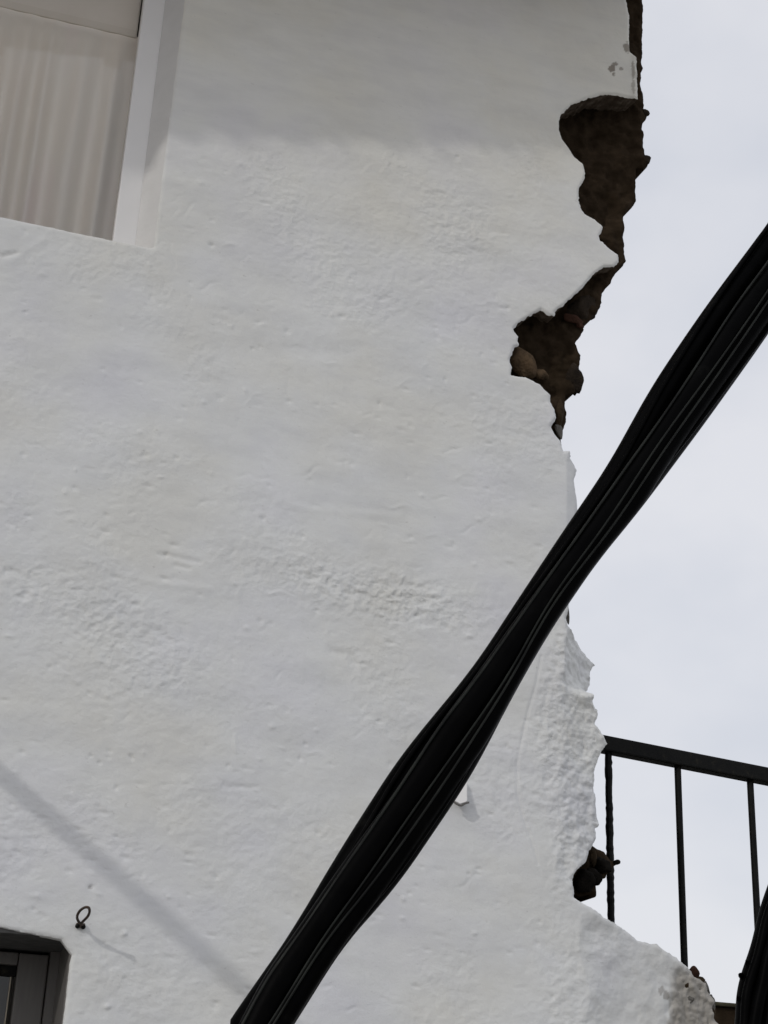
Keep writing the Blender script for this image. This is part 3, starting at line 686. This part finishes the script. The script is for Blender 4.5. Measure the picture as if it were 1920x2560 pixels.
# the second bundle in the lower right corner
d2 = np.array([0.262, -0.965]); n2 = np.array([0.965, 0.262])
E2 = [(1920, 2225), (1907, 2270), (1889, 2325), (1875, 2380), (1862, 2425), (1850, 2475), (1841, 2515), (1843, 2560)]
p2 = np.array(E2, float); s_ = p2 @ d2; w_ = p2 @ n2; o_ = np.argsort(s_)
s2v = np.linspace(s_.min() - 120, s_.max() + 60, 40); w2v = np.interp(s2v, s_[o_], w_[o_]); w2v = np.convolve(np.pad(w2v, 3, mode='edge'), np.ones(7) / 7, 'valid')
Y2 = 2.2
b2 = tag(empty('cable_bundle', W(1880, 2420, Y2)), 'short stretch of thick black cable in the bottom right corner', 'cable')
for off, r_, dy in ((34, 34, 0.0), (84, 36, -0.012), (62, 34, 0.035), (50, 14, -0.03), (22, 12, -0.018)):
    run_cable(s2v, w2v + off + 2.2 * np.sin(s2v / 31.0 + off), r_, Y2 + dy, b2, False, 'cable', (d2, n2))
# frayed end of old tape
mp = np.linalg.norm(W(961, 1280, Y2) - W(960, 1280, Y2))
lo2 = W(1855, 2432, Y2)
for a_, b_ in ((1846, 2498), (1868, 2408)): put('tape_end', tube('tape_end', [W(a_ + 14, b_ + 6, Y2), W(a_ + 5, b_ + 3, Y2), W(a_, b_ - 1, Y2 - 0.004), W(a_ - 4, b_ - 7, Y2 - 0.006)], [8 * mp, 7 * mp, 5 * mp, 1 * mp], 6, True, 0.3), M['cable'], b2)
put('tape_end', tube('tape_end', [W(1866, 2446, Y2), W(1856, 2441, Y2), W(1851, 2437, Y2 - 0.004), W(1849, 2434, Y2 - 0.006)], [9 * mp, 8 * mp, 6 * mp, 2 * mp], 7, True, 0.15), M['cable'], b2)

# ------------------------------------------------------------------ service cable outside the picture whose shadow lies on the wall
P1 = W(0, 1935); P2 = W(620, 2480); ld = (P2 - P1)
A0 = P1 - ld * 0.75; P3 = P1 + ld * 3.4
Q = P3 - sun_v * (2.4 / sun_v[1])
path = [A0 + (Q - A0) * t for t in np.linspace(0.0, 1.0, 30)]
sc = tag(put('service_cable', tube('service_cable', path, 0.026, 14), M['cable'], None, True), 'black cable leaving the wall whose soft shadow crosses the plaster at lower left', 'cable')

# ------------------------------------------------------------------ small fittings on the wall
hook = tag(empty('eye_hook', W(200, 2316)), 'small rusty wire ring fixed to the white wall above the lower window', 'hook')
yy = lambda a, b, dy: W(a, b, D - dy)
loop = [yy(206, 2312, 0.016), yy(196, 2303, 0.043), yy(193, 2291, 0.065), yy(199, 2278, 0.086), yy(211, 2269, 0.103), yy(221, 2269, 0.108), yy(224, 2278, 0.103), yy(220, 2290, 0.081), yy(210, 2301, 0.054), yy(203, 2309, 0.027)]
put('ring', tube('ring', catmull(loop + [loop[0]], 6), 0.0037, 8), M['iron'], hook, True)
for a, b in ((194, 2315), (208, 2317)):
    bm = bmesh.new(); bmesh.ops.create_icosphere(bm, subdivisions=2, radius=0.0068)
    p_ = W(a, b, D - 0.007)
    for v in bm.verts: v.co = Vector((v.co.x, v.co.y * 1.5, v.co.z)) + Vector(p_.tolist())
    put('screw', from_bm('screw', bm), M['rail'], hook, True)
p_ = W(201, 2314, D - 0.005); bm = bmesh.new(); box_bm(bm, (p_[0] - 0.012, p_[1] - 0.008, p_[2] - 0.006), (p_[0] + 0.012, p_[1] + 0.006, p_[2] + 0.006), 0.002)
put('base', from_bm('base', bm), M['iron'], hook)

brk = tag(empty('cable_clip', W(1150, 1995)), 'small white plastic clip projecting from the wall beside the black cables', 'clip')
c4 = [(1134, 1966), (1168, 1958), (1168, 2004), (1150, 2010), (1136, 2002)]
bm = bmesh.new(); fr_ = [bm.verts.new(W(a, b, D - (0.012 + 0.028 * (b - 1958) / 52.0)).tolist()) for a, b in c4]; bk_ = [bm.verts.new((W(a, b, D + 0.006)).tolist()) for a, b in c4]
bm.faces.new(fr_); bm.faces.new(bk_[::-1])
for i in range(5): bm.faces.new((fr_[i], bk_[i], bk_[(i + 1) % 5], fr_[(i + 1) % 5]))
bmesh.ops.bevel(bm, geom=bm.edges[:], offset=0.0015, segments=2, affect='EDGES')
put('clip_body', from_bm('clip_body', bm), M['white'], brk)
lipm = tube('clip_lip', catmull([W(1134, 2004, D - 0.030), W(1143, 2011, D - 0.034), W(1153, 2014, D - 0.035), W(1162, 2009, D - 0.034), W(1172, 2006, D - 0.03)], 4), 0.003, 8)
put('clip_lip', lipm, M['frame'], brk, True)
